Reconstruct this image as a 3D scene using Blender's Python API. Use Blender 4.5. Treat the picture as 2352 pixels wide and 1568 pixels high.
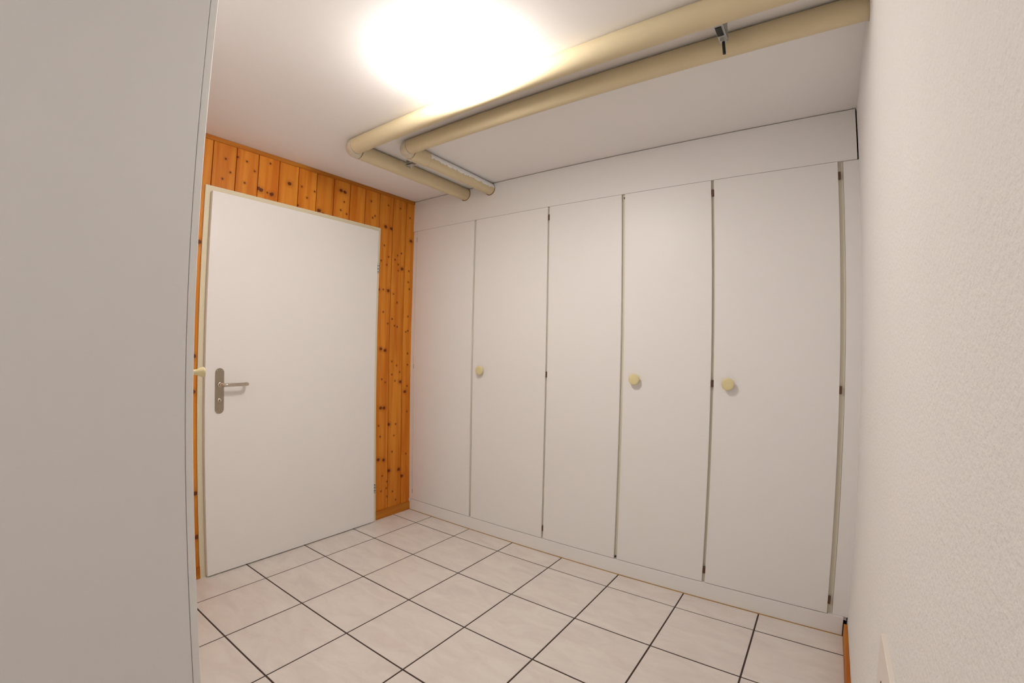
import bpy, bmesh, math, random
from mathutils import Matrix, Vector

# ------------------------------------------------------------------ reset
for o in list(bpy.data.objects):
    bpy.data.objects.remove(o, do_unlink=True)
scene = bpy.context.scene
COL = scene.collection
random.seed(4)

# ------------------------------------------------------------------ camera
# Wide-angle lens with barrel distortion: a real lens projection (theta as a
# polynomial of the image radius), recovered from the tile grid and the doors.
CAM = Vector((2.5483, -2.3093, 1.2171))
cd = bpy.data.cameras.new('camera')
cam = bpy.data.objects.new('camera', cd)
COL.objects.link(cam)
R_ = Vector((0.8151538, 0.57888919, 0.02028749))
U_ = Vector((-0.01059779, -0.02011337, 0.99974154))
F_ = Vector((-0.57914762, 0.81515812, 0.01026054))
M = Matrix((R_, U_, -F_)).transposed().to_4x4()
M.translation = CAM
cam.matrix_world = M
cd.type = 'PANO'
cd.sensor_fit = 'HORIZONTAL'
cd.sensor_width = 36.0
cd.sensor_height = 24.0
cd.clip_start = 0.01
lens = cd.cycles if hasattr(cd, 'cycles') and hasattr(cd.cycles, 'panorama_type') else cd
lens.panorama_type = 'FISHEYE_LENS_POLYNOMIAL'
lens.fisheye_fov = math.radians(170)
for k, v in enumerate((0.0, -6.08723032e-02, -1.85911404e-04, 6.81904810e-05, -1.35790760e-06)):
    setattr(lens, 'fisheye_polynomial_k%d' % k, v)
scene.camera = cam

# ------------------------------------------------------------------ world, exposure (the only light is the ceiling lamp, built further down)
world = bpy.data.worlds.new('world')
scene.world = world
world.use_nodes = True
world.node_tree.nodes['Background'].inputs[0].default_value = (1, 1, 1, 1)
world.node_tree.nodes['Background'].inputs[1].default_value = 0.0

LAMP_POWER = 42.0        # emission strength of the opal glass bowl

vs = scene.view_settings
scene.display_settings.display_device = 'sRGB'
vs.view_transform = 'Standard'
vs.look = 'None'
vs.exposure = 0.26
vs.gamma = 1.0
vs.use_curve_mapping = False

# ------------------------------------------------------------------ dimensions (metres)
W = 2.695          # right wall
H = 2.268          # ceiling
YB = -2.55         # wall behind the camera
YF = 0.60          # wall behind the wardrobe
T = 0.35           # tile pitch
X1, Y1 = 0.2415, -0.153

# ------------------------------------------------------------------ helpers
def srgb(r, g, b):
    f = lambda c: (c / 255 / 12.92) if c / 255 <= 0.04045 else ((c / 255 + 0.055) / 1.055) ** 2.4
    return (f(r), f(g), f(b), 1.0)

class NT:
    """small helper around a node tree"""
    def __init__(self, m):
        self.t = m.node_tree
        self.b = self.t.nodes['Principled BSDF']
    def n(self, kind, **kw):
        x = self.t.nodes.new(kind)
        for k, v in kw.items():
            setattr(x, k, v)
        return x
    def l(self, a, b):
        self.t.links.new(a, b)
    def val(self, op, a, b=None, c=None):
        x = self.n('ShaderNodeMath', operation=op)
        for i, v in enumerate((a, b, c)):
            if v is None:
                continue
            if isinstance(v, (int, float)):
                x.inputs[i].default_value = v
            else:
                self.l(v, x.inputs[i])
        return x.outputs[0]
    def mix(self, fac, a, b, blend='MIX'):
        x = self.n('ShaderNodeMix', data_type='RGBA', blend_type=blend)
        for s, v in ((x.inputs[0], fac), (x.inputs[6], a), (x.inputs[7], b)):
            if isinstance(v, (int, float)):
                s.default_value = v
            elif isinstance(v, tuple):
                s.default_value = v
            else:
                self.l(v, s)
        return x.outputs[2]

def material(name, col, rough=0.5, var=0.03, vscale=3.0, bump=0.0, bscale=200.0, metallic=0.0, spec=0.5, bdetail=2.0):
    m = bpy.data.materials.new(name)
    m.use_nodes = True
    g = NT(m)
    g.b.inputs['Roughness'].default_value = rough
    g.b.inputs['Metallic'].default_value = metallic
    g.b.inputs['Specular IOR Level'].default_value = spec
    pos = g.n('ShaderNodeNewGeometry').outputs['Position']
    nz = g.n('ShaderNodeTexNoise')
    nz.inputs['Scale'].default_value = vscale
    nz.inputs['Detail'].default_value = 4
    g.l(pos, nz.inputs['Vector'])
    dark = tuple(c * (1 - var) for c in col[:3]) + (1,)
    lite = tuple(min(1, c * (1 + var)) for c in col[:3]) + (1,)
    g.l(g.mix(nz.outputs['Fac'], dark, lite), g.b.inputs['Base Color'])
    if bump:
        n2 = g.n('ShaderNodeTexNoise')
        n2.inputs['Scale'].default_value = bscale
        n2.inputs['Detail'].default_value = bdetail
        g.l(pos, n2.inputs['Vector'])
        bp = g.n('ShaderNodeBump')
        bp.inputs['Strength'].default_value = bump
        bp.inputs['Distance'].default_value = 0.004
        g.l(n2.outputs['Fac'], bp.inputs['Height'])
        g.l(bp.outputs['Normal'], g.b.inputs['Normal'])
    return m

PINE_L = srgb(230, 152, 52)
PINE_D = srgb(200, 106, 12)
KNOT = srgb(92, 36, 12)

def pine(name, seed, knots=(), axis='Z', tone=1.0):
    """clear-varnished pine: long grain along one axis, knots at (y, z, size)"""
    m = bpy.data.materials.new(name)
    m.use_nodes = True
    g = NT(m)
    g.b.inputs['Roughness'].default_value = 0.5
    g.b.inputs['Specular IOR Level'].default_value = 0.25
    pos = g.n('ShaderNodeNewGeometry').outputs['Position']
    mp = g.n('ShaderNodeMapping')
    mp.inputs['Location'].default_value = (seed * 3.7, seed * 1.9, seed * 5.3)
    mp.inputs['Scale'].default_value = {'Z': (1, 1, 0.06), 'Y': (1, 0.06, 1), 'X': (0.06, 1, 1)}[axis]
    g.l(pos, mp.inputs['Vector'])
    n1 = g.n('ShaderNodeTexNoise')
    n1.inputs['Scale'].default_value = 22
    n1.inputs['Detail'].default_value = 3
    n1.inputs['Distortion'].default_value = 0.4
    g.l(mp.outputs[0], n1.inputs['Vector'])
    n2 = g.n('ShaderNodeTexNoise')
    n2.inputs['Scale'].default_value = 150
    n2.inputs['Detail'].default_value = 2
    g.l(mp.outputs[0], n2.inputs['Vector'])
    r1 = g.n('ShaderNodeMapRange')
    r1.inputs[1].default_value, r1.inputs[2].default_value = 0.38, 0.62
    g.l(n1.outputs['Fac'], r1.inputs[0])
    f = g.val('ADD', g.val('MULTIPLY', r1.outputs[0], 0.7), g.val('MULTIPLY', n2.outputs['Fac'], 0.3))
    tl = tuple(c * tone for c in PINE_L[:3]) + (1,)
    td = tuple(c * tone for c in PINE_D[:3]) + (1,)
    col = g.mix(f, tl, td)
    if knots:
        sep = g.n('ShaderNodeSeparateXYZ')
        wob = g.n('ShaderNodeTexNoise')
        wob.inputs['Scale'].default_value = 60
        g.l(pos, wob.inputs['Vector'])
        g.l(pos, sep.inputs[0])
        core = halo = None
        for (ky, kz, s) in knots:
            r = 0.0052 if s == 1 else 0.0105
            dy = g.val('MULTIPLY', g.val('SUBTRACT', sep.outputs[1], ky), 1.0 if s == 1 else 0.85)
            dz = g.val('SUBTRACT', sep.outputs[2], kz)
            d = g.val('SQRT', g.val('ADD', g.val('MULTIPLY', dy, dy), g.val('MULTIPLY', dz, dz)))
            q = g.val('DIVIDE', d, r)
            core = q if core is None else g.val('MINIMUM', core, q)
        q = g.val('ADD', core, g.val('MULTIPLY', g.val('SUBTRACT', wob.outputs['Fac'], 0.5), 0.9))
        a = g.n('ShaderNodeMapRange', interpolation_type='SMOOTHSTEP')
        a.inputs[1].default_value, a.inputs[2].default_value = 0.75, 1.25
        a.inputs[3].default_value, a.inputs[4].default_value = 0.9, 0.0
        g.l(q, a.inputs[0])
        h = g.n('ShaderNodeMapRange', interpolation_type='SMOOTHSTEP')
        h.inputs[1].default_value, h.inputs[2].default_value = 1.0, 3.2
        h.inputs[3].default_value, h.inputs[4].default_value = 0.35, 0.0
        g.l(q, h.inputs[0])
        col = g.mix(h.outputs[0], col, srgb(160, 78, 16))
        col = g.mix(a.outputs[0], col, KNOT)
    g.l(col, g.b.inputs['Base Color'])
    bp = g.n('ShaderNodeBump')
    bp.inputs['Strength'].default_value = 0.08
    bp.inputs['Distance'].default_value = 0.002
    g.l(n2.outputs['Fac'], bp.inputs['Height'])
    g.l(bp.outputs['Normal'], g.b.inputs['Normal'])
    return m

MAT = {}
MAT['lacquer'] = material('white_lacquer', srgb(245, 243, 241), 0.42, 0.008, 2.0, 0.03, 420, spec=0.45)
MAT['lacquer_side'] = material('white_laminate', srgb(244, 243, 242), 0.40, 0.006, 2.0, spec=0.45)
MAT['edge'] = material('white_edging', srgb(246, 245, 243), 0.45, 0.005)
MAT['cream_frame'] = material('cream_paint', srgb(232, 222, 192), 0.5, 0.02)
MAT['post'] = material('post_paint', srgb(230, 223, 203), 0.5, 0.02)
MAT['sealant'] = material('ochre_sealant', srgb(176, 136, 70), 0.6, 0.1, 20)
MAT['door_white'] = material('door_paint', srgb(246, 242, 239), 0.45, 0.008, 2.0)
MAT['knob'] = material('cream_plastic', srgb(232, 219, 168), 0.42, 0.015, 8.0)
MAT['ceiling'] = material('ceiling_paint', srgb(247, 244, 242), 0.85, 0.012, 3.0, 0.05, 60)
MAT['plaster'] = material('wall_plaster', srgb(247, 245, 243), 0.85, 0.012, 4.0, 0.8, 110, bdetail=5)
MAT['pipe'] = material('pipe_jacket', srgb(221, 205, 168), 0.6, 0.03, 6.0, 0.04, 90, spec=0.25)
MAT['elbow'] = material('elbow_jacket', srgb(216, 206, 184), 0.45, 0.05, 14.0)
MAT['torn'] = material('torn_foil', srgb(253, 252, 250), 0.7, 0.03, 60.0)
MAT['cutfoam'] = material('cut_insulation', srgb(176, 118, 70), 0.8, 0.15, 80)
MAT['steel'] = material('brushed_steel', srgb(170, 158, 140), 0.32, 0.03, 60, metallic=0.85)
MAT['chrome'] = material('polished_steel', srgb(205, 196, 182), 0.14, 0.02, 20, metallic=1.0)
MAT['zinc'] = material('galvanised_steel', srgb(186, 188, 182), 0.4, 0.25, 90, metallic=0.6)
MAT['black'] = material('black_rod_and_keyhole_shade', srgb(16, 15, 16), 0.45, 0.2, 90)
MAT['hinge'] = material('brown_hinge', srgb(104, 74, 58), 0.45, 0.2, 90, metallic=0.35)
MAT['grout'] = material('dark_grout', srgb(66, 53, 48), 0.9, 0.12, 60, 0.2, 300)
MAT['cover'] = material('cream_cover', srgb(240, 232, 222), 0.5, 0.01)
MAT['baseR'] = pine('pine_skirting_right', 11, (), 'Y', 0.75)
MAT['baseL'] = pine('pine_skirting', 7, (), 'Y', 0.72)
MAT['tongue'] = pine('pine_tongue', 13, (), 'Z', 1.0)
MAT['trim'] = pine('pine_trim', 9, (), 'Y', 0.72)

def tile_material():
    m = bpy.data.materials.new('floor_tile')
    m.use_nodes = True
    g = NT(m)
    g.b.inputs['Roughness'].default_value = 0.36
    g.b.inputs['Specular IOR Level'].default_value = 0.4
    pos = g.n('ShaderNodeNewGeometry').outputs['Position']
    rnd = g.n('ShaderNodeObjectInfo').outputs['Random']
    off = g.n('ShaderNodeVectorMath', operation='SCALE')
    off.inputs[0].default_value = (31, 17, 23)
    g.l(rnd, off.inputs['Scale'])
    add = g.n('ShaderNodeVectorMath', operation='ADD')
    g.l(pos, add.inputs[0]); g.l(off.outputs[0], add.inputs[1])
    mp = g.n('ShaderNodeMapping')
    mp.inputs['Rotation'].default_value = (0, 0, 0.9)
    mp.inputs['Scale'].default_value = (1, 2.6, 1)
    g.l(add.outputs[0], mp.inputs['Vector'])
    n1 = g.n('ShaderNodeTexNoise')
    n1.inputs['Scale'].default_value = 5
    n1.inputs['Detail'].default_value = 8
    n1.inputs['Roughness'].default_value = 0.6
    n1.inputs['Distortion'].default_value = 0.8
    g.l(mp.outputs[0], n1.inputs['Vector'])
    r = g.n('ShaderNodeMapRange')
    r.inputs[1].default_value, r.inputs[2].default_value = 0.38, 0.68
    g.l(n1.outputs['Fac'], r.inputs[0])
    g.l(g.mix(r.outputs[0], srgb(235, 228, 220), srgb(225, 216, 209)), g.b.inputs['Base Color'])
    return m
MAT['tile'] = tile_material()

def glass_emitter():
    m = bpy.data.materials.new('lit_opal_glass')
    m.use_nodes = True
    g = NT(m)
    g.b.inputs['Base Color'].default_value = srgb(250, 246, 238)
    g.b.inputs['Roughness'].default_value = 0.3
    nz = g.n('ShaderNodeTexNoise')
    nz.inputs['Scale'].default_value = 4
    g.l(g.mix(nz.outputs['Fac'], (1.0, 0.945, 0.90, 1), (1.0, 0.95, 0.91, 1)), g.b.inputs['Emission Color'])
    g.b.inputs['Emission Strength'].default_value = LAMP_POWER
    return m
MAT['glow'] = glass_emitter()

# ---- mesh helpers
def link(name, me, mat, parent=None, smooth=False):
    o = bpy.data.objects.new(name, me)
    COL.objects.link(o)
    if mat is not None and not me.materials:
        me.materials.append(mat)
    if smooth:
        for p in me.polygons:
            p.use_smooth = True
    if parent is not None:
        o.parent = parent
    return o

def bm_box(bm, a, b):
    x0, y0, z0 = a; x1, y1, z1 = b
    v = [bm.verts.new(c) for c in ((x0, y0, z0), (x1, y0, z0), (x1, y1, z0), (x0, y1, z0),
                                   (x0, y0, z1), (x1, y0, z1), (x1, y1, z1), (x0, y1, z1))]
    for f in ((0, 3, 2, 1), (4, 5, 6, 7), (0, 1, 5, 4), (1, 2, 6, 5), (2, 3, 7, 6), (3, 0, 4, 7)):
        bm.faces.new([v[i] for i in f])

def finish(bm, name):
    bmesh.ops.recalc_face_normals(bm, faces=bm.faces)
    me = bpy.data.meshes.new(name)
    bm.to_mesh(me)
    bm.free()
    return me

def box(name, a, b, mat, parent=None, bevel=0.0, seg=1):
    bm = bmesh.new()
    bm_box(bm, a, b)
    if bevel:
        bmesh.ops.bevel(bm, geom=bm.edges[:], offset=bevel, segments=seg, affect='EDGES', profile=0.5)
    return link(name, finish(bm, name), mat, parent)

def boxes(name, lst, mat, parent=None):
    bm = bmesh.new()
    for a, b in lst:
        bm_box(bm, a, b)
    return link(name, finish(bm, name), mat, parent)

def prism(name, outline, d0, d1, axis, mat, parent=None, bevel=0.0):
    """extrude a 2-D outline along an axis: 'y' -> outline is (x,z), 'x' -> (y,z), 'z' -> (x,y)"""
    def p(a, b, d):
        return {'y': (a, d, b), 'x': (d, a, b), 'z': (a, b, d)}[axis]
    bm = bmesh.new()
    lo = [bm.verts.new(p(a, b, d0)) for a, b in outline]
    hi = [bm.verts.new(p(a, b, d1)) for a, b in outline]
    bm.faces.new(lo); bm.faces.new(hi[::-1])
    n = len(outline)
    for i in range(n):
        bm.faces.new((lo[i], lo[(i + 1) % n], hi[(i + 1) % n], hi[i]))
    bmesh.ops.recalc_face_normals(bm, faces=bm.faces)
    if bevel:
        es = [e for e in bm.edges if e.calc_face_angle(0) > 0.6]
        bmesh.ops.bevel(bm, geom=es, offset=bevel, segments=2, affect='EDGES', profile=0.5)
    return link(name, finish(bm, name), mat, parent)

def lathe(name, prof, origin, axis, mat, parent=None, seg=32):
    """prof: list of (radius, height) along axis"""
    ax = Vector(axis).normalized()
    u = ax.orthogonal().normalized(); w = ax.cross(u)
    o = Vector(origin)
    bm = bmesh.new()
    rings = []
    for r, h in prof:
        if r < 1e-6:
            rings.append([bm.verts.new(o + ax * h)])
        else:
            rings.append([bm.verts.new(o + ax * h + (u * math.cos(2 * math.pi * k / seg) + w * math.sin(2 * math.pi * k / seg)) * r) for k in range(seg)])
    for a, b in zip(rings, rings[1:]):
        for k in range(seg):
            k2 = (k + 1) % seg
            if len(a) == 1 and len(b) == 1:
                continue
            if len(a) == 1:
                bm.faces.new((a[0], b[k], b[k2]))
            elif len(b) == 1:
                bm.faces.new((a[k], b[0], a[k2]))
            else:
                bm.faces.new((a[k], b[k], b[k2], a[k2]))
    for r in (rings[0], rings[-1]):
        if len(r) > 1:
            bm.faces.new(r)
    me = finish(bm, name)
    ob = link(name, me, mat, parent)
    smooth_by_angle(me)
    return ob

def smooth_by_angle(me, ang=0.7):
    bm = bmesh.new(); bm.from_mesh(me)
    for f in bm.faces:
        f.smooth = True
    for e in bm.edges:
        if len(e.link_faces) == 2 and e.calc_face_angle(0) > ang:
            e.smooth = False
    bm.to_mesh(me); bm.free()

def tube(name, path, r, mat, parent=None, seg=24, radii=None):
    path = [Vector(p) for p in path]
    bm = bmesh.new()
    rings = []
    prev = None
    for i, p in enumerate(path):
        if i == 0:
            d = path[1] - p
        elif i == len(path) - 1:
            d = p - path[-2]
        else:
            d = (path[i + 1] - p).normalized() + (p - path[i - 1]).normalized()
        d.normalize()
        if prev is None:
            u = d.orthogonal().normalized()
        else:
            u = (prev - d * prev.dot(d)).normalized()
        prev = u
        w = d.cross(u)
        rr = radii[i] if radii else r
        rings.append([bm.verts.new(p + (u * math.cos(2 * math.pi * k / seg) + w * math.sin(2 * math.pi * k / seg)) * rr) for k in range(seg)])
    for a, b in zip(rings, rings[1:]):
        for k in range(seg):
            bm.faces.new((a[k], b[k], b[(k + 1) % seg], a[(k + 1) % seg]))
    bm.faces.new(rings[0]); bm.faces.new(rings[-1][::-1])
    me = finish(bm, name)
    o = link(name, me, mat, parent)
    smooth_by_angle(me)
    return o

def empty(name, loc=(0, 0, 0)):
    o = bpy.data.objects.new(name, None)
    o.empty_display_size = 0.1
    COL.objects.link(o)
    return o

def tag(o, label, cat, group=None, kind=None):
    o['label'] = label
    o['category'] = cat
    if group:
        o['group'] = group
    if kind:
        o['kind'] = kind
    return o

# ------------------------------------------------------------------ the room shell
floor = tag(box('floor', (-0.1, YB - 0.1, -0.08), (W + 0.1, YF + 0.1, -0.0016), MAT['grout']),
            'dark grout bed of the pale square tiled floor', 'floor', kind='structure')
tag(box('ceiling', (-0.1, YB - 0.1, H), (W + 0.1, YF + 0.1, H + 0.1), MAT['ceiling']),
    'smooth white ceiling carrying the two insulated pipes', 'ceiling', kind='structure')
wall_right = tag(box('wall_right', (W, YB - 0.1, -0.08), (W + 0.1, YF + 0.1, H), MAT['plaster']),
                 'rough white plastered wall beside the wardrobe', 'wall', kind='structure')
wall_left = tag(box('wall_left', (-0.1, YB - 0.1, -0.08), (-0.009, YF + 0.1, H), MAT['tongue']),
                'wall clad in upright knotty orange pine boards', 'wall', kind='structure')
tag(box('wall_back', (0, YB - 0.1, 0), (W, YB, H), MAT['plaster']),
    'white plastered wall facing the wardrobe doors', 'wall', kind='structure')
tag(box('wall_front', (0, YF, 0), (W, YF + 0.1, H), MAT['plaster']),
    'white wall hidden behind the built-in wardrobe', 'wall', kind='structure')

# tiles: one object each, cut pieces along the walls
G = 0.0034
def cuts(start, lo, hi, step):
    xs = [lo]
    x = start
    while x > lo + 1e-6:
        x -= step
    x += step
    while x < hi - 0.012:
        if x > lo + 0.01:
            xs.append(x)
        x += step
    xs.append(hi)
    return xs
xs = cuts(X1, 0.0, W - 0.010, T)
ys = cuts(Y1, YB, 0.0, T)
shared = {}
for i in range(len(xs) - 1):
    for j in range(len(ys) - 1):
        w = round(xs[i + 1] - xs[i], 4); d = round(ys[j + 1] - ys[j], 4)
        if (w, d) not in shared:
            bm = bmesh.new()
            bm_box(bm, (G, G, -0.012), (w - G, d - G, 0.0))
            es = [e for e in bm.edges if all(v.co.z > -0.001 for v in e.verts)]
            bmesh.ops.bevel(bm, geom=es, offset=0.0008, segments=1, affect='EDGES')
            me = finish(bm, 'tile')
            me.materials.append(MAT['tile'])
            shared[(w, d)] = me
        o = bpy.data.objects.new('tile', shared[(w, d)])
        o.location = (xs[i], ys[j], random.uniform(-0.0003, 0.0003))
        COL.objects.link(o)
        o.parent = floor

# ------------------------------------------------------------------ pine cladding
KN = [(-1.346,2.167,1),(-1.318,2.101,1),(-1.355,2.057,1),(-1.284,2.196,1),(-1.235,2.186,1),(-1.189,2.145,1),(-1.239,2.066,1),(-1.162,2.056,2),(-1.148,2.052,2),(-1.11,2.045,1),(-1.085,2.042,2),(-1.103,2.215,1),(-0.981,2.132,2),(-0.903,2.136,1),(-0.866,2.077,1),(-0.818,2.128,1),(-0.921,2.018,1),(-0.781,2.019,2),(-0.754,2.008,1),(-0.633,2.184,2),(-0.604,2.181,2),(-0.605,2.116,1),(-0.628,2.058,1),(-0.583,2.042,1),(-0.393,2.174,1),(-0.357,2.081,1),(-0.376,2.064,1),(-0.262,2.027,2),(-0.21,2.023,2),(-0.245,2.182,1),(-0.136,2.186,1),(-0.04,2.138,1),(-0.024,1.969,2),(-0.267,1.894,1),(-0.226,1.821,1),(-0.289,1.786,1),(-0.24,1.764,1),(-0.11,1.864,1),(-0.166,1.81,1),(-0.136,1.78,1),(-0.1,1.754,2),(-0.134,1.737,1),(-0.034,1.747,1),(-0.036,1.666,1),(-0.145,1.843,1),(-0.024,1.616,1),(-0.307,1.585,2),(-0.263,1.589,1),(-0.217,1.584,2),(-0.171,1.567,1),(-0.136,1.509,1),(-0.257,1.435,1),(-0.177,1.391,1),(-0.153,1.344,1),(-0.129,1.338,1),(-0.03,1.417,1),(-0.046,1.305,1),(-0.027,1.313,1),(-0.215,1.356,1),(-0.27,1.18,2),(-0.234,1.17,2),(-0.17,1.093,1),(-0.026,1.149,1),(-0.024,1.067,1),(-0.126,1.065,1),(-0.097,1.017,1),(-0.168,1.002,1),(-0.139,0.956,1),(-0.09,0.948,2),(-0.226,0.95,1),(-0.257,0.972,1),(-0.045,0.874,2),(-0.026,0.914,1),(-0.264,0.775,2),(-0.235,0.772,2),(-0.19,0.653,2),(-0.128,0.648,1),(-0.28,0.653,1),(-0.023,0.728,1),(-0.266,0.576,1),(-0.029,0.419,1),(-0.159,0.454,1),(-0.143,0.569,1),(-0.282,0.418,2),(-0.234,0.408,2),(-0.188,0.323,2),(-0.097,0.316,2),(-0.068,0.262,2),(-0.246,0.298,1),(-0.204,0.249,1),(-0.21,0.203,1),(-0.204,0.142,1),(-0.154,0.167,1),(-0.125,0.1,1),(-0.256,0.191,1),(-1.455,1.134,2),(-1.456,0.956,2),(-1.448,0.443,2),(-1.444,0.217,2),(-1.451,1.708,2)]
DOOR_L, DOOR_R, DOOR_T = -1.437, -0.309, 2.005      # outer edges of the door frame
CAB_Y = -1.9365                                      # carcass front of the tall cabinet
joints = [0.0, -0.0763]
while joints[-1] > CAB_Y:
    joints.append(joints[-1] - 0.1213)
gp = 0.0024
for k in range(len(joints) - 1):
    hi, lo = (joints[k] - gp if k else 0.032), max(joints[k + 1] + gp, CAB_Y + 0.02)
    if hi - lo < 0.01:
        continue
    kn = [q for q in KN if lo - 0.003 <= q[0] <= hi + 0.003]
    m = pine('pine_board', k + 1, kn, 'Z', random.choice((0.96, 1.0, 1.03, 0.98)))
    if lo < DOOR_L < hi:
        outl = [(lo, 0.001), (DOOR_L, 0.001), (DOOR_L, DOOR_T), (hi, DOOR_T), (hi, H - 0.001), (lo, H - 0.001)]
    elif lo < DOOR_R < hi:
        outl = [(lo, DOOR_T), (DOOR_R, DOOR_T), (DOOR_R, 0.001), (hi, 0.001), (hi, H - 0.001), (lo, H - 0.001)]
    elif lo >= DOOR_L and hi <= DOOR_R:
        outl = [(lo, DOOR_T), (hi, DOOR_T), (hi, H - 0.001), (lo, H - 0.001)]
    else:
        outl = [(lo, 0.001), (hi, 0.001), (hi, H - 0.001), (lo, H - 0.001)]
    prism('board', outl, -0.0095, 0.0, 'x', m, wall_left, bevel=0.0012)

tag(box('trim_1', (0.0, CAB_Y + 0.02, H - 0.024), (0.007, -0.0005, H - 0.0005), MAT['trim'], bevel=0.0015),
    'thin pine strip along the top of the boarded wall', 'trim', kind='structure')
tag(boxes('baseboard_left', [((0.0, DOOR_R, 0.0), (0.011, -0.0005, 0.060)), ((0.0, CAB_Y + 0.02, 0.0), (0.011, DOOR_L, 0.060))], MAT['baseL']),
    'pine skirting board at the foot of the boarded wall', 'baseboard', kind='structure')
tag(box('baseboard_right', (W - 0.014, YB, 0.0), (W, -0.012, 0.062), MAT['baseR'], bevel=0.0015),
    'orange pine skirting board at the foot of the plastered wall', 'baseboard', kind='structure')

# ------------------------------------------------------------------ room door in the pine wall
door = tag(empty('door_1'), 'plain white door with steel lever handle in the pine wall', 'door', kind='structure')
LX = 0.030                                           # face of the leaf
LL, LR, LB, LT = -1.409, -0.341, 0.006, 1.976
fw = 0.075
prism('door_frame', [(DOOR_L, 0.0), (DOOR_L + fw, 0.0), (DOOR_L + fw, DOOR_T - fw), (DOOR_R - fw, DOOR_T - fw),
                     (DOOR_R - fw, 0.0), (DOOR_R, 0.0), (DOOR_R, DOOR_T), (DOOR_L, DOOR_T)], -0.0092, 0.007, 'x', MAT['cream_frame'], door)
leaf = box('door_leaf', (0.0085, LL, LB), (LX, LR, LT), MAT['door_white'], door, bevel=0.0015, seg=2)
# escutcheon plate with rounded ends
PY, PW, PZ0, PZ1 = -1.339, 0.0435, 0.842, 1.074
outl = []
for k in range(13):
    a = math.pi * k / 12
    outl.append((PY + PW / 2 * math.cos(a), PZ1 - PW / 2 + PW / 2 * math.sin(a)))
for k in range(13):
    a = math.pi + math.pi * k / 12
    outl.append((PY + PW / 2 * math.cos(a), PZ0 + PW / 2 + PW / 2 * math.sin(a)))
plate = prism('handle_plate', outl, LX, LX + 0.004, 'x', MAT['steel'], door)
for sy in (-0.013, 0.013):
    for sz in (PZ0 + 0.012, PZ1 - 0.012):
        lathe('screw', [(0, 0.0018), (0.0028, 0.0012), (0.0036, 0), ], (LX + 0.004, PY + sy, sz), (1, 0, 0), MAT['chrome'], plate, 12)
LZ = 0.990
lathe('lever_collar', [(0.013, 0.0), (0.013, 0.008), (0.0105, 0.010), (0.0, 0.010)], (LX + 0.004, PY, LZ), (1, 0, 0), MAT['chrome'], door, 24)
pth = [(LX + 0.008, PY, LZ), (LX + 0.034, PY, LZ)]
for k in range(1, 7):
    a = math.pi / 2 * k / 6
    pth.append((LX + 0.034 + 0.018 * math.sin(a), PY + 0.018 * (1 - math.cos(a)), LZ))
pth += [(LX + 0.052, PY + 0.112, LZ)]
for k in range(1, 7):
    a = math.pi / 2 * k / 6
    pth.append((LX + 0.052 - 0.016 * (1 - math.cos(a)), PY + 0.112 + 0.016 * math.sin(a), LZ))
pth.append((LX + 0.020, PY + 0.128, LZ))
tube('lever_handle', pth, 0.0092, MAT['chrome'], door, 16)
cyl = lathe('lock_cylinder', [(0.0105, 0.0), (0.0105, 0.004), (0.0085, 0.0055), (0.0, 0.0055)], (LX + 0.004, PY - 0.002, 0.910), (1, 0, 0), MAT['chrome'], door, 24)
box('keyhole_shade', (LX + 0.0088, PY - 0.0035, 0.9035), (LX + 0.0099, PY - 0.0005, 0.9145), MAT['black'], cyl)  # raised black block: the dark inside the key slot is painted, no recess
for z0 in (1.700, 0.202):
    hg = tube('hinge', [(0.026, LR + 0.0085, z0), (0.026, LR + 0.0085, z0 + 0.058)], 0.0065, MAT['black'], door, 14)
    for a, b in ((0.001, 0.0165), (0.0205, 0.0375), (0.0415, 0.057)):
        tube('hinge_knuckle', [(0.026, LR + 0.0085, z0 + a), (0.026, LR + 0.0085, z0 + b)], 0.0078, MAT['zinc'], hg, 14)

# ------------------------------------------------------------------ built-in wardrobe
wd = tag(empty('wardrobe'), 'built-in white wardrobe with five tall flat doors reaching to the ceiling', 'wardrobe')
ZB, ZT = 0.0839, 2.042
P1 = dict(x=0.497, z=H - 0.034, r=0.041)
P2 = dict(x=0.709, z=H - 0.0375, r=0.0372)
# header board with two notches for the pipes
XH0, XH1 = 0.0, W - 0.0055
top = H - 0.0038
outl = [(XH0, ZT + 0.0012), (XH1, ZT + 0.0012), (XH1, top)]
for q in (P2, P1):
    rr = q['r'] + 0.004
    a0 = math.asin(min(1, (top - q['z']) / rr))
    for k in range(19):
        a = a0 - (math.pi + 2 * a0) * k / 18
        outl.append((q['x'] + rr * math.cos(a), q['z'] + rr * math.sin(a)))
outl.append((XH0, top))
prism('header_panel', outl, 0.0, 0.019, 'y', MAT['lacquer'], wd)
box('sealant_joint', (XH0 + 0.012, -0.0042, -0.0014), (W - 0.016, 0.0005, 0.0026), MAT['sealant'], wd)
box('plinth', (XH0, 0.0, 0.001), (W - 0.0165, 0.020, ZB - 0.003), MAT['lacquer'], wd, bevel=0.001)
boxes('plinth_shelf', [((XH0, 0.020, ZB - 0.022), (W - 0.004, 0.50, ZB - 0.004))], MAT['lacquer'], wd)
box('side_stile', (XH0 - 0.002, 0.006, ZB - 0.002), (0.0330, 0.034, ZT), MAT['lacquer'], wd)
box('filler_strip', (2.6355, 0.0095, ZB - 0.002), (W + 0.001, 0.034, ZT), MAT['lacquer'], wd)
doors = [(0.0403, 0.5838), (0.6010, 1.1477), (1.1605, 1.6096), (1.6280, 2.0750), (2.0892, 2.6148)]
for xa, xb in ((0.036, 0.060), (0.570, 0.615), (1.130, 1.178), (1.595, 1.643), (2.060, 2.105), (2.600, 2.6345)):
    box('frame_post', (xa, 0.0152, ZB - 0.003), (xb, 0.045, ZT + 0.001), MAT['post'], wd)
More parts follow.
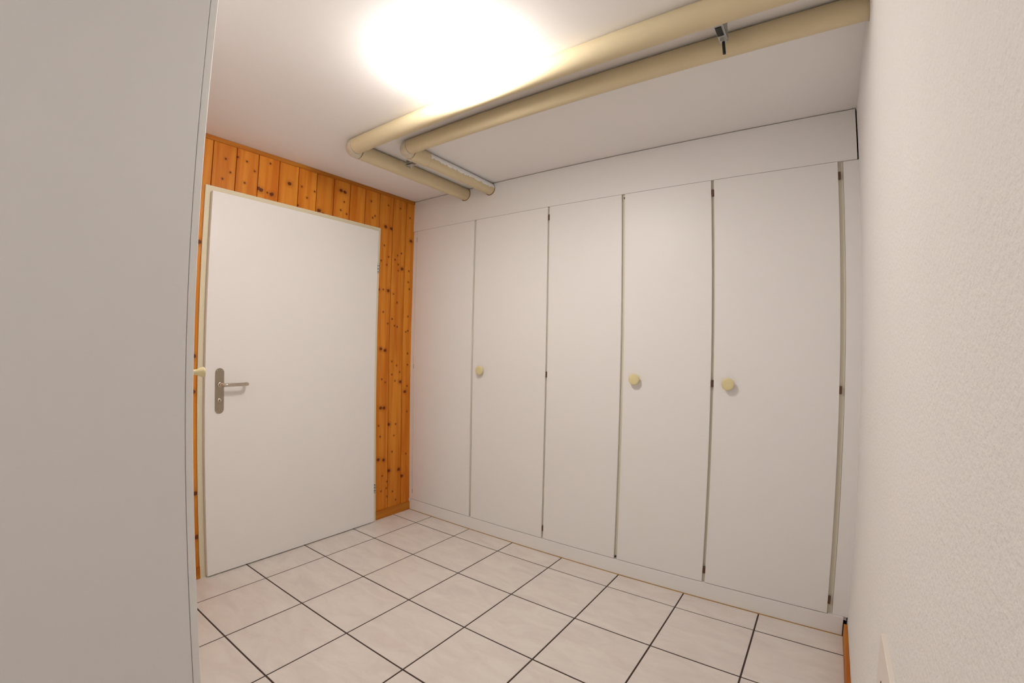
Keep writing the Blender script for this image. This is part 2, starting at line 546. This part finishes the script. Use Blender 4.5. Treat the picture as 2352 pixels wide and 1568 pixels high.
knobs = {1: (0.673, 1.060), 3: (1.696, 1.060), 4: (2.158, 1.060)}
dob = []
for k, (a, b) in enumerate(doors):
    d = box('wardrobe_door', (a, 0.0, ZB), (b, 0.015, ZT), MAT['lacquer'], wd, bevel=0.0008)
    dob.append(d)
    if k in knobs:
        kx, kz = knobs[k]
        lathe('knob', [(0.014, 0.0), (0.012, 0.006), (0.012, 0.016), (0.0265, 0.0185), (0.0287, 0.0205), (0.0290, 0.0235),
                       (0.0282, 0.0265), (0.0262, 0.028), (0.018, 0.0286), (0.0, 0.0288)], (kx, 0.0, kz), (0, -1, 0), MAT['knob'], d, 40)
# hinges sit in the gaps beside the hinged edge
def hinge(dobj, x, w=0.0095, tall=0.033):
    for z in (1.981, 1.058, 0.142):
        hb = box('hinge', (x - w / 2, 0.003, z - tall / 2), (x + w / 2, 0.0155, z + tall / 2), MAT['hinge'], dobj, bevel=0.0012)
hinge(dob[0], 0.0365, 0.006)
hinge(dob[1], 1.1541, 0.0098)
hinge(dob[3], 2.0815, 0.0105)
hinge(dob[4], 2.6200, 0.0100)
for z, kk in ((2.022, 3), (0.092, 2)):
    box('door_catch', (1.617 + (0.004 if kk == 3 else -0.005), 0.004, z - 0.004), (1.6265 if kk == 3 else 1.6185, 0.0155, z + 0.004), MAT['black'], dob[kk])
# carcass behind the doors (closed box, dark inside)
boxes('carcass', [((0.001, 0.034, ZB), (0.019, 0.55, ZT)), ((W - 0.020, 0.034, ZB), (W - 0.001, 0.55, ZT)),
                  ((0.019, 0.54, ZB), (W - 0.020, 0.55, ZT)), ((0.019, 0.046, ZT - 0.018), (W - 0.020, 0.54, ZT))], MAT['lacquer_side'], wd)

# ------------------------------------------------------------------ tall cabinet in the near corner (its side panel fills the left of the view)
XS, YD = 1.386, -1.9185
cab = tag(empty('tall_cabinet'), 'tall white cabinet whose smooth side panel stands opposite the wardrobe', 'cabinet')
box('side_panel', (XS - 0.019, YB + 0.001, 0.001), (XS, CAB_Y, H - 0.002), MAT['lacquer_side'], cab, bevel=0.0006)
box('side_panel', (0.002, YB + 0.001, 0.001), (0.021, CAB_Y, H - 0.002), MAT['lacquer_side'], cab, bevel=0.0006)
box('plinth', (0.021, CAB_Y - 0.05, 0.001), (XS - 0.019, CAB_Y - 0.032, 0.08), MAT['lacquer_side'], cab)
box('header_panel', (0.002, CAB_Y + 0.001, 2.165), (XS - 0.0005, YD, H - 0.002), MAT['lacquer_side'], cab, bevel=0.001)
box('back_panel', (0.021, YB + 0.001, 0.08), (XS - 0.019, YB + 0.01, H - 0.002), MAT['lacquer_side'], cab)
for xa, xb, kx in ((0.694, XS - 0.0005, XS - 0.030), (0.002, 0.690, 0.660)):
    d = box('cabinet_door', (xa, CAB_Y + 0.0015, 0.060), (xb, YD, 2.160), MAT['edge'], cab, bevel=0.0015, seg=2)
    lathe('knob', [(0.0060, 0.0), (0.0058, 0.008), (0.0070, 0.016), (0.0105, 0.024), (0.0120, 0.029), (0.0120, 0.0310), (0.0108, 0.0328), (0.0, 0.033)],
          (kx, YD, 1.141), (0, 1, 0), MAT['knob'], d, 28)

# ------------------------------------------------------------------ heating pipes under the ceiling
def pipe(label, q, ycorner, yend, xcorner, zend, name='heating_pipe'):
    root = tag(empty(name), label, 'pipe', 'insulated pipes under the ceiling')
    r = q['r']
    z = H - r + 0.002
    A = Vector((q['x'], 0.03, zend))           # where it enters the header
    B = Vector((xcorner, ycorner, z))          # corner
    C = Vector((W + 0.068, yend, z))           # into the plaster wall
    rb = r * 1.2
    d1 = (A - B).normalized(); d2 = (C - B).normalized()
    s, e = B + d1 * rb, B + d2 * rb
    arc = []
    for k in range(13):
        f = k / 12
        p = s.lerp(B, f).lerp(B.lerp(e, f), f)
        # pull the quadratic curve out to a near circle
        arc.append(p + (B - (s + e) / 2) * 0.16 * f * (1 - f) * 4 * 0.5)
    tube('short_run', [A, s + d1 * 0.004], r, MAT['pipe'], root, 40)
    tube('elbow', arc, r * 0.998, MAT['elbow'], root, 40)
    tube('long_run', [e + d2 * 0.004, C], r, MAT['pipe'], root, 40)
    return root, A, B, C, s, e, d1, d2
p1, A1, B1, C1, s1, e1, d11, d12 = pipe('thicker beige insulated pipe running nearest the ceiling lamp', P1, -0.925, -0.945, 0.512, P1['z'])
p2, A2, B2, C2, s2, e2, d21, d22 = pipe('slimmer beige insulated pipe with a wide sleeve behind its bend', P2, -0.745, -0.745, 0.724, P2['z'])
# sleeve on the short run of the second pipe, torn foil along its upper edge
sl0 = s2 + d21 * 0.002
tube('sleeve', [sl0, s2 + d21 * 0.115], P2['r'] + 0.0040, MAT['pipe'], p2, 40)
tube('sleeve_end', [s2 + d21 * 0.1145, s2 + d21 * 0.1165], P2['r'] + 0.0034, MAT['cutfoam'], p2, 40)
bm = bmesh.new()
n = 60
L = (A2 - s2).length
side = Vector((0, 0, 1)).cross(d21).normalized()
if side.x < 0:
    side = -side
rows = []
for k in range(n + 1):
    c = s2 + d21 * (0.118 + (L - 0.150) * k / n)
    lo_a = math.radians(-3 + random.uniform(-8, 8))
    row = []
    for a in [lo_a + (math.radians(85) - lo_a) * q / 8 for q in range(8, -1, -1)]:
        row.append(bm.verts.new(c + (side * math.cos(a) + Vector((0, 0, 1)) * math.sin(a)) * (P2['r'] - 0.002)))
    rows.append(row)
for a, b in zip(rows, rows[1:]):
    for j in range(8):
        bm.faces.new((a[j], a[j + 1], b[j + 1], b[j]))
ret = bmesh.ops.extrude_face_region(bm, geom=bm.faces[:])
for v in [g for g in ret['geom'] if isinstance(g, bmesh.types.BMVert)]:
    c = s2 + d21 * ((v.co - s2).dot(d21))
    v.co = c + (v.co - c) * ((P2['r'] + 0.0012) / (P2['r'] - 0.002))
link('torn_foil', finish(bm, 'torn_foil'), MAT['torn'], p2)
# cut insulation edges at the header and dark collar at the plaster wall
for root, A, q in ((p1, A1, P1), (p2, A2, P2)):
    d = (A - (B1 if root is p1 else B2)).normalized()
    e = A - d * ((A.y + 0.0015) / d.y)
    tube('cut_edge', [e - d * 0.002, e + d * 0.004], q['r'] + 0.0012, MAT['cutfoam'], root, 40)
for C, q in ((C1, P1), (C2, P2)):      # bore a real hole in the plaster round each pipe
    cut = tube('bore', [Vector((W - 0.05, C.y, C.z)), Vector((W + 0.07, C.y, C.z))], q['r'] + 0.0035, None, None, 40)
    md = wall_right.modifiers.new('bore', 'BOOLEAN')
    md.operation = 'DIFFERENCE'
    md.solver = 'EXACT'
    md.object = cut
    bpy.context.view_layer.update()
    me = bpy.data.meshes.new_from_object(wall_right.evaluated_get(bpy.context.evaluated_depsgraph_get()))
    wall_right.modifiers.clear()
    wall_right.data = me
    bpy.data.objects.remove(cut, do_unlink=True)

# clamp lug under the bend of the slimmer pipe
cx, cy, cz = 0.668, -0.634, 2.205
cl = boxes('pipe_clamp', [((cx - 0.034, cy - 0.018, cz - 0.003), (cx + 0.012, cy + 0.018, cz)),
                          ((cx - 0.034, cy - 0.018, cz - 0.015), (cx + 0.012, cy + 0.010, cz - 0.012)),
                          ((cx - 0.034, cy - 0.018, cz - 0.015), (cx - 0.031, cy + 0.018, cz + 0.020))], MAT['zinc'], p2)
lathe('clamp_nut', [(0.0085, 0.0), (0.0085, 0.007), (0.0, 0.007)], (cx - 0.012, cy + 0.001, cz - 0.012), (0, 0, -1), MAT['zinc'], cl, 6)
lathe('clamp_bolt', [(0.0045, 0.0), (0.0045, 0.008), (0.0, 0.008)], (cx - 0.012, cy + 0.001, cz - 0.018), (0, 0, -1), MAT['zinc'], cl, 12)
# hanger with threaded rod on the long run of the thicker pipe
hx, hy, hz = 2.296, -0.818, 2.205
hg = boxes('pipe_hanger', [((hx - 0.013, hy - 0.092, hz - 0.002), (hx + 0.013, hy - 0.001, hz + 0.002)),
                           ((hx - 0.013, hy - 0.092, hz + 0.010), (hx + 0.013, hy - 0.001, hz + 0.014)),
                           ((hx - 0.013, hy - 0.004, hz - 0.002), (hx + 0.013, hy - 0.001, hz + 0.062))], MAT['zinc'], p1)
box('hanger_shim', (hx - 0.0115, hy - 0.080, hz - 0.0045), (hx + 0.007, hy - 0.036, hz - 0.002), MAT['black'], hg)
lathe('hanger_nut', [(0.0115, 0.0), (0.0115, 0.009), (0.0, 0.009)], (hx, hy - 0.012, hz - 0.002), (0, 0, -1), MAT['zinc'], hg, 6)
tube('threaded_rod', [(hx, hy - 0.012, hz), (hx + 0.001, hy - 0.008, hz - 0.050)], 0.0048, MAT['black'], hg, 12)

# ------------------------------------------------------------------ ceiling lamp
lx, ly, LR_, LD, LH = 1.425, -1.133, 0.150, 0.103, 0.017
lamp = tag(empty('ceiling_lamp'), 'lit round opal glass ceiling lamp beside the pipes', 'lamp')
lathe('lamp_base', [(0.120, 0.0), (0.120, 0.008), (0.0, 0.008)], (lx, ly, H), (0, 0, -1), MAT['edge'], lamp, 48)
prof = [(0.130, 0.0065), (0.142, 0.0075), (0.148, 0.011)]
for k in range(0, 25):
    a = math.pi / 2 * k / 24
    prof.append((LR_ * math.cos(a) if k < 24 else 0.0, LH + LD * math.sin(a)))
lathe('glass_bowl', prof, (lx, ly, H), (0, 0, -1), MAT['glow'], lamp, 64)

# ------------------------------------------------------------------ cover panel low on the plaster wall
cp = tag(empty('cover_panel'), 'thin cream cover panel screwed low on the rough plaster wall', 'panel')
plate2 = box('plate', (W - 0.009, -1.62, 0.300), (W + 0.001, -1.128, 0.624), MAT['cover'], cp, bevel=0.0012)
for yy in (-1.20, -1.55):
    for zz in (0.335, 0.555):
        lathe('screw', [(0.0042, 0.0), (0.0036, 0.0012), (0.0, 0.0016)], (W - 0.009, yy, zz), (-1, 0, 0), MAT['hinge'], cp, 12)
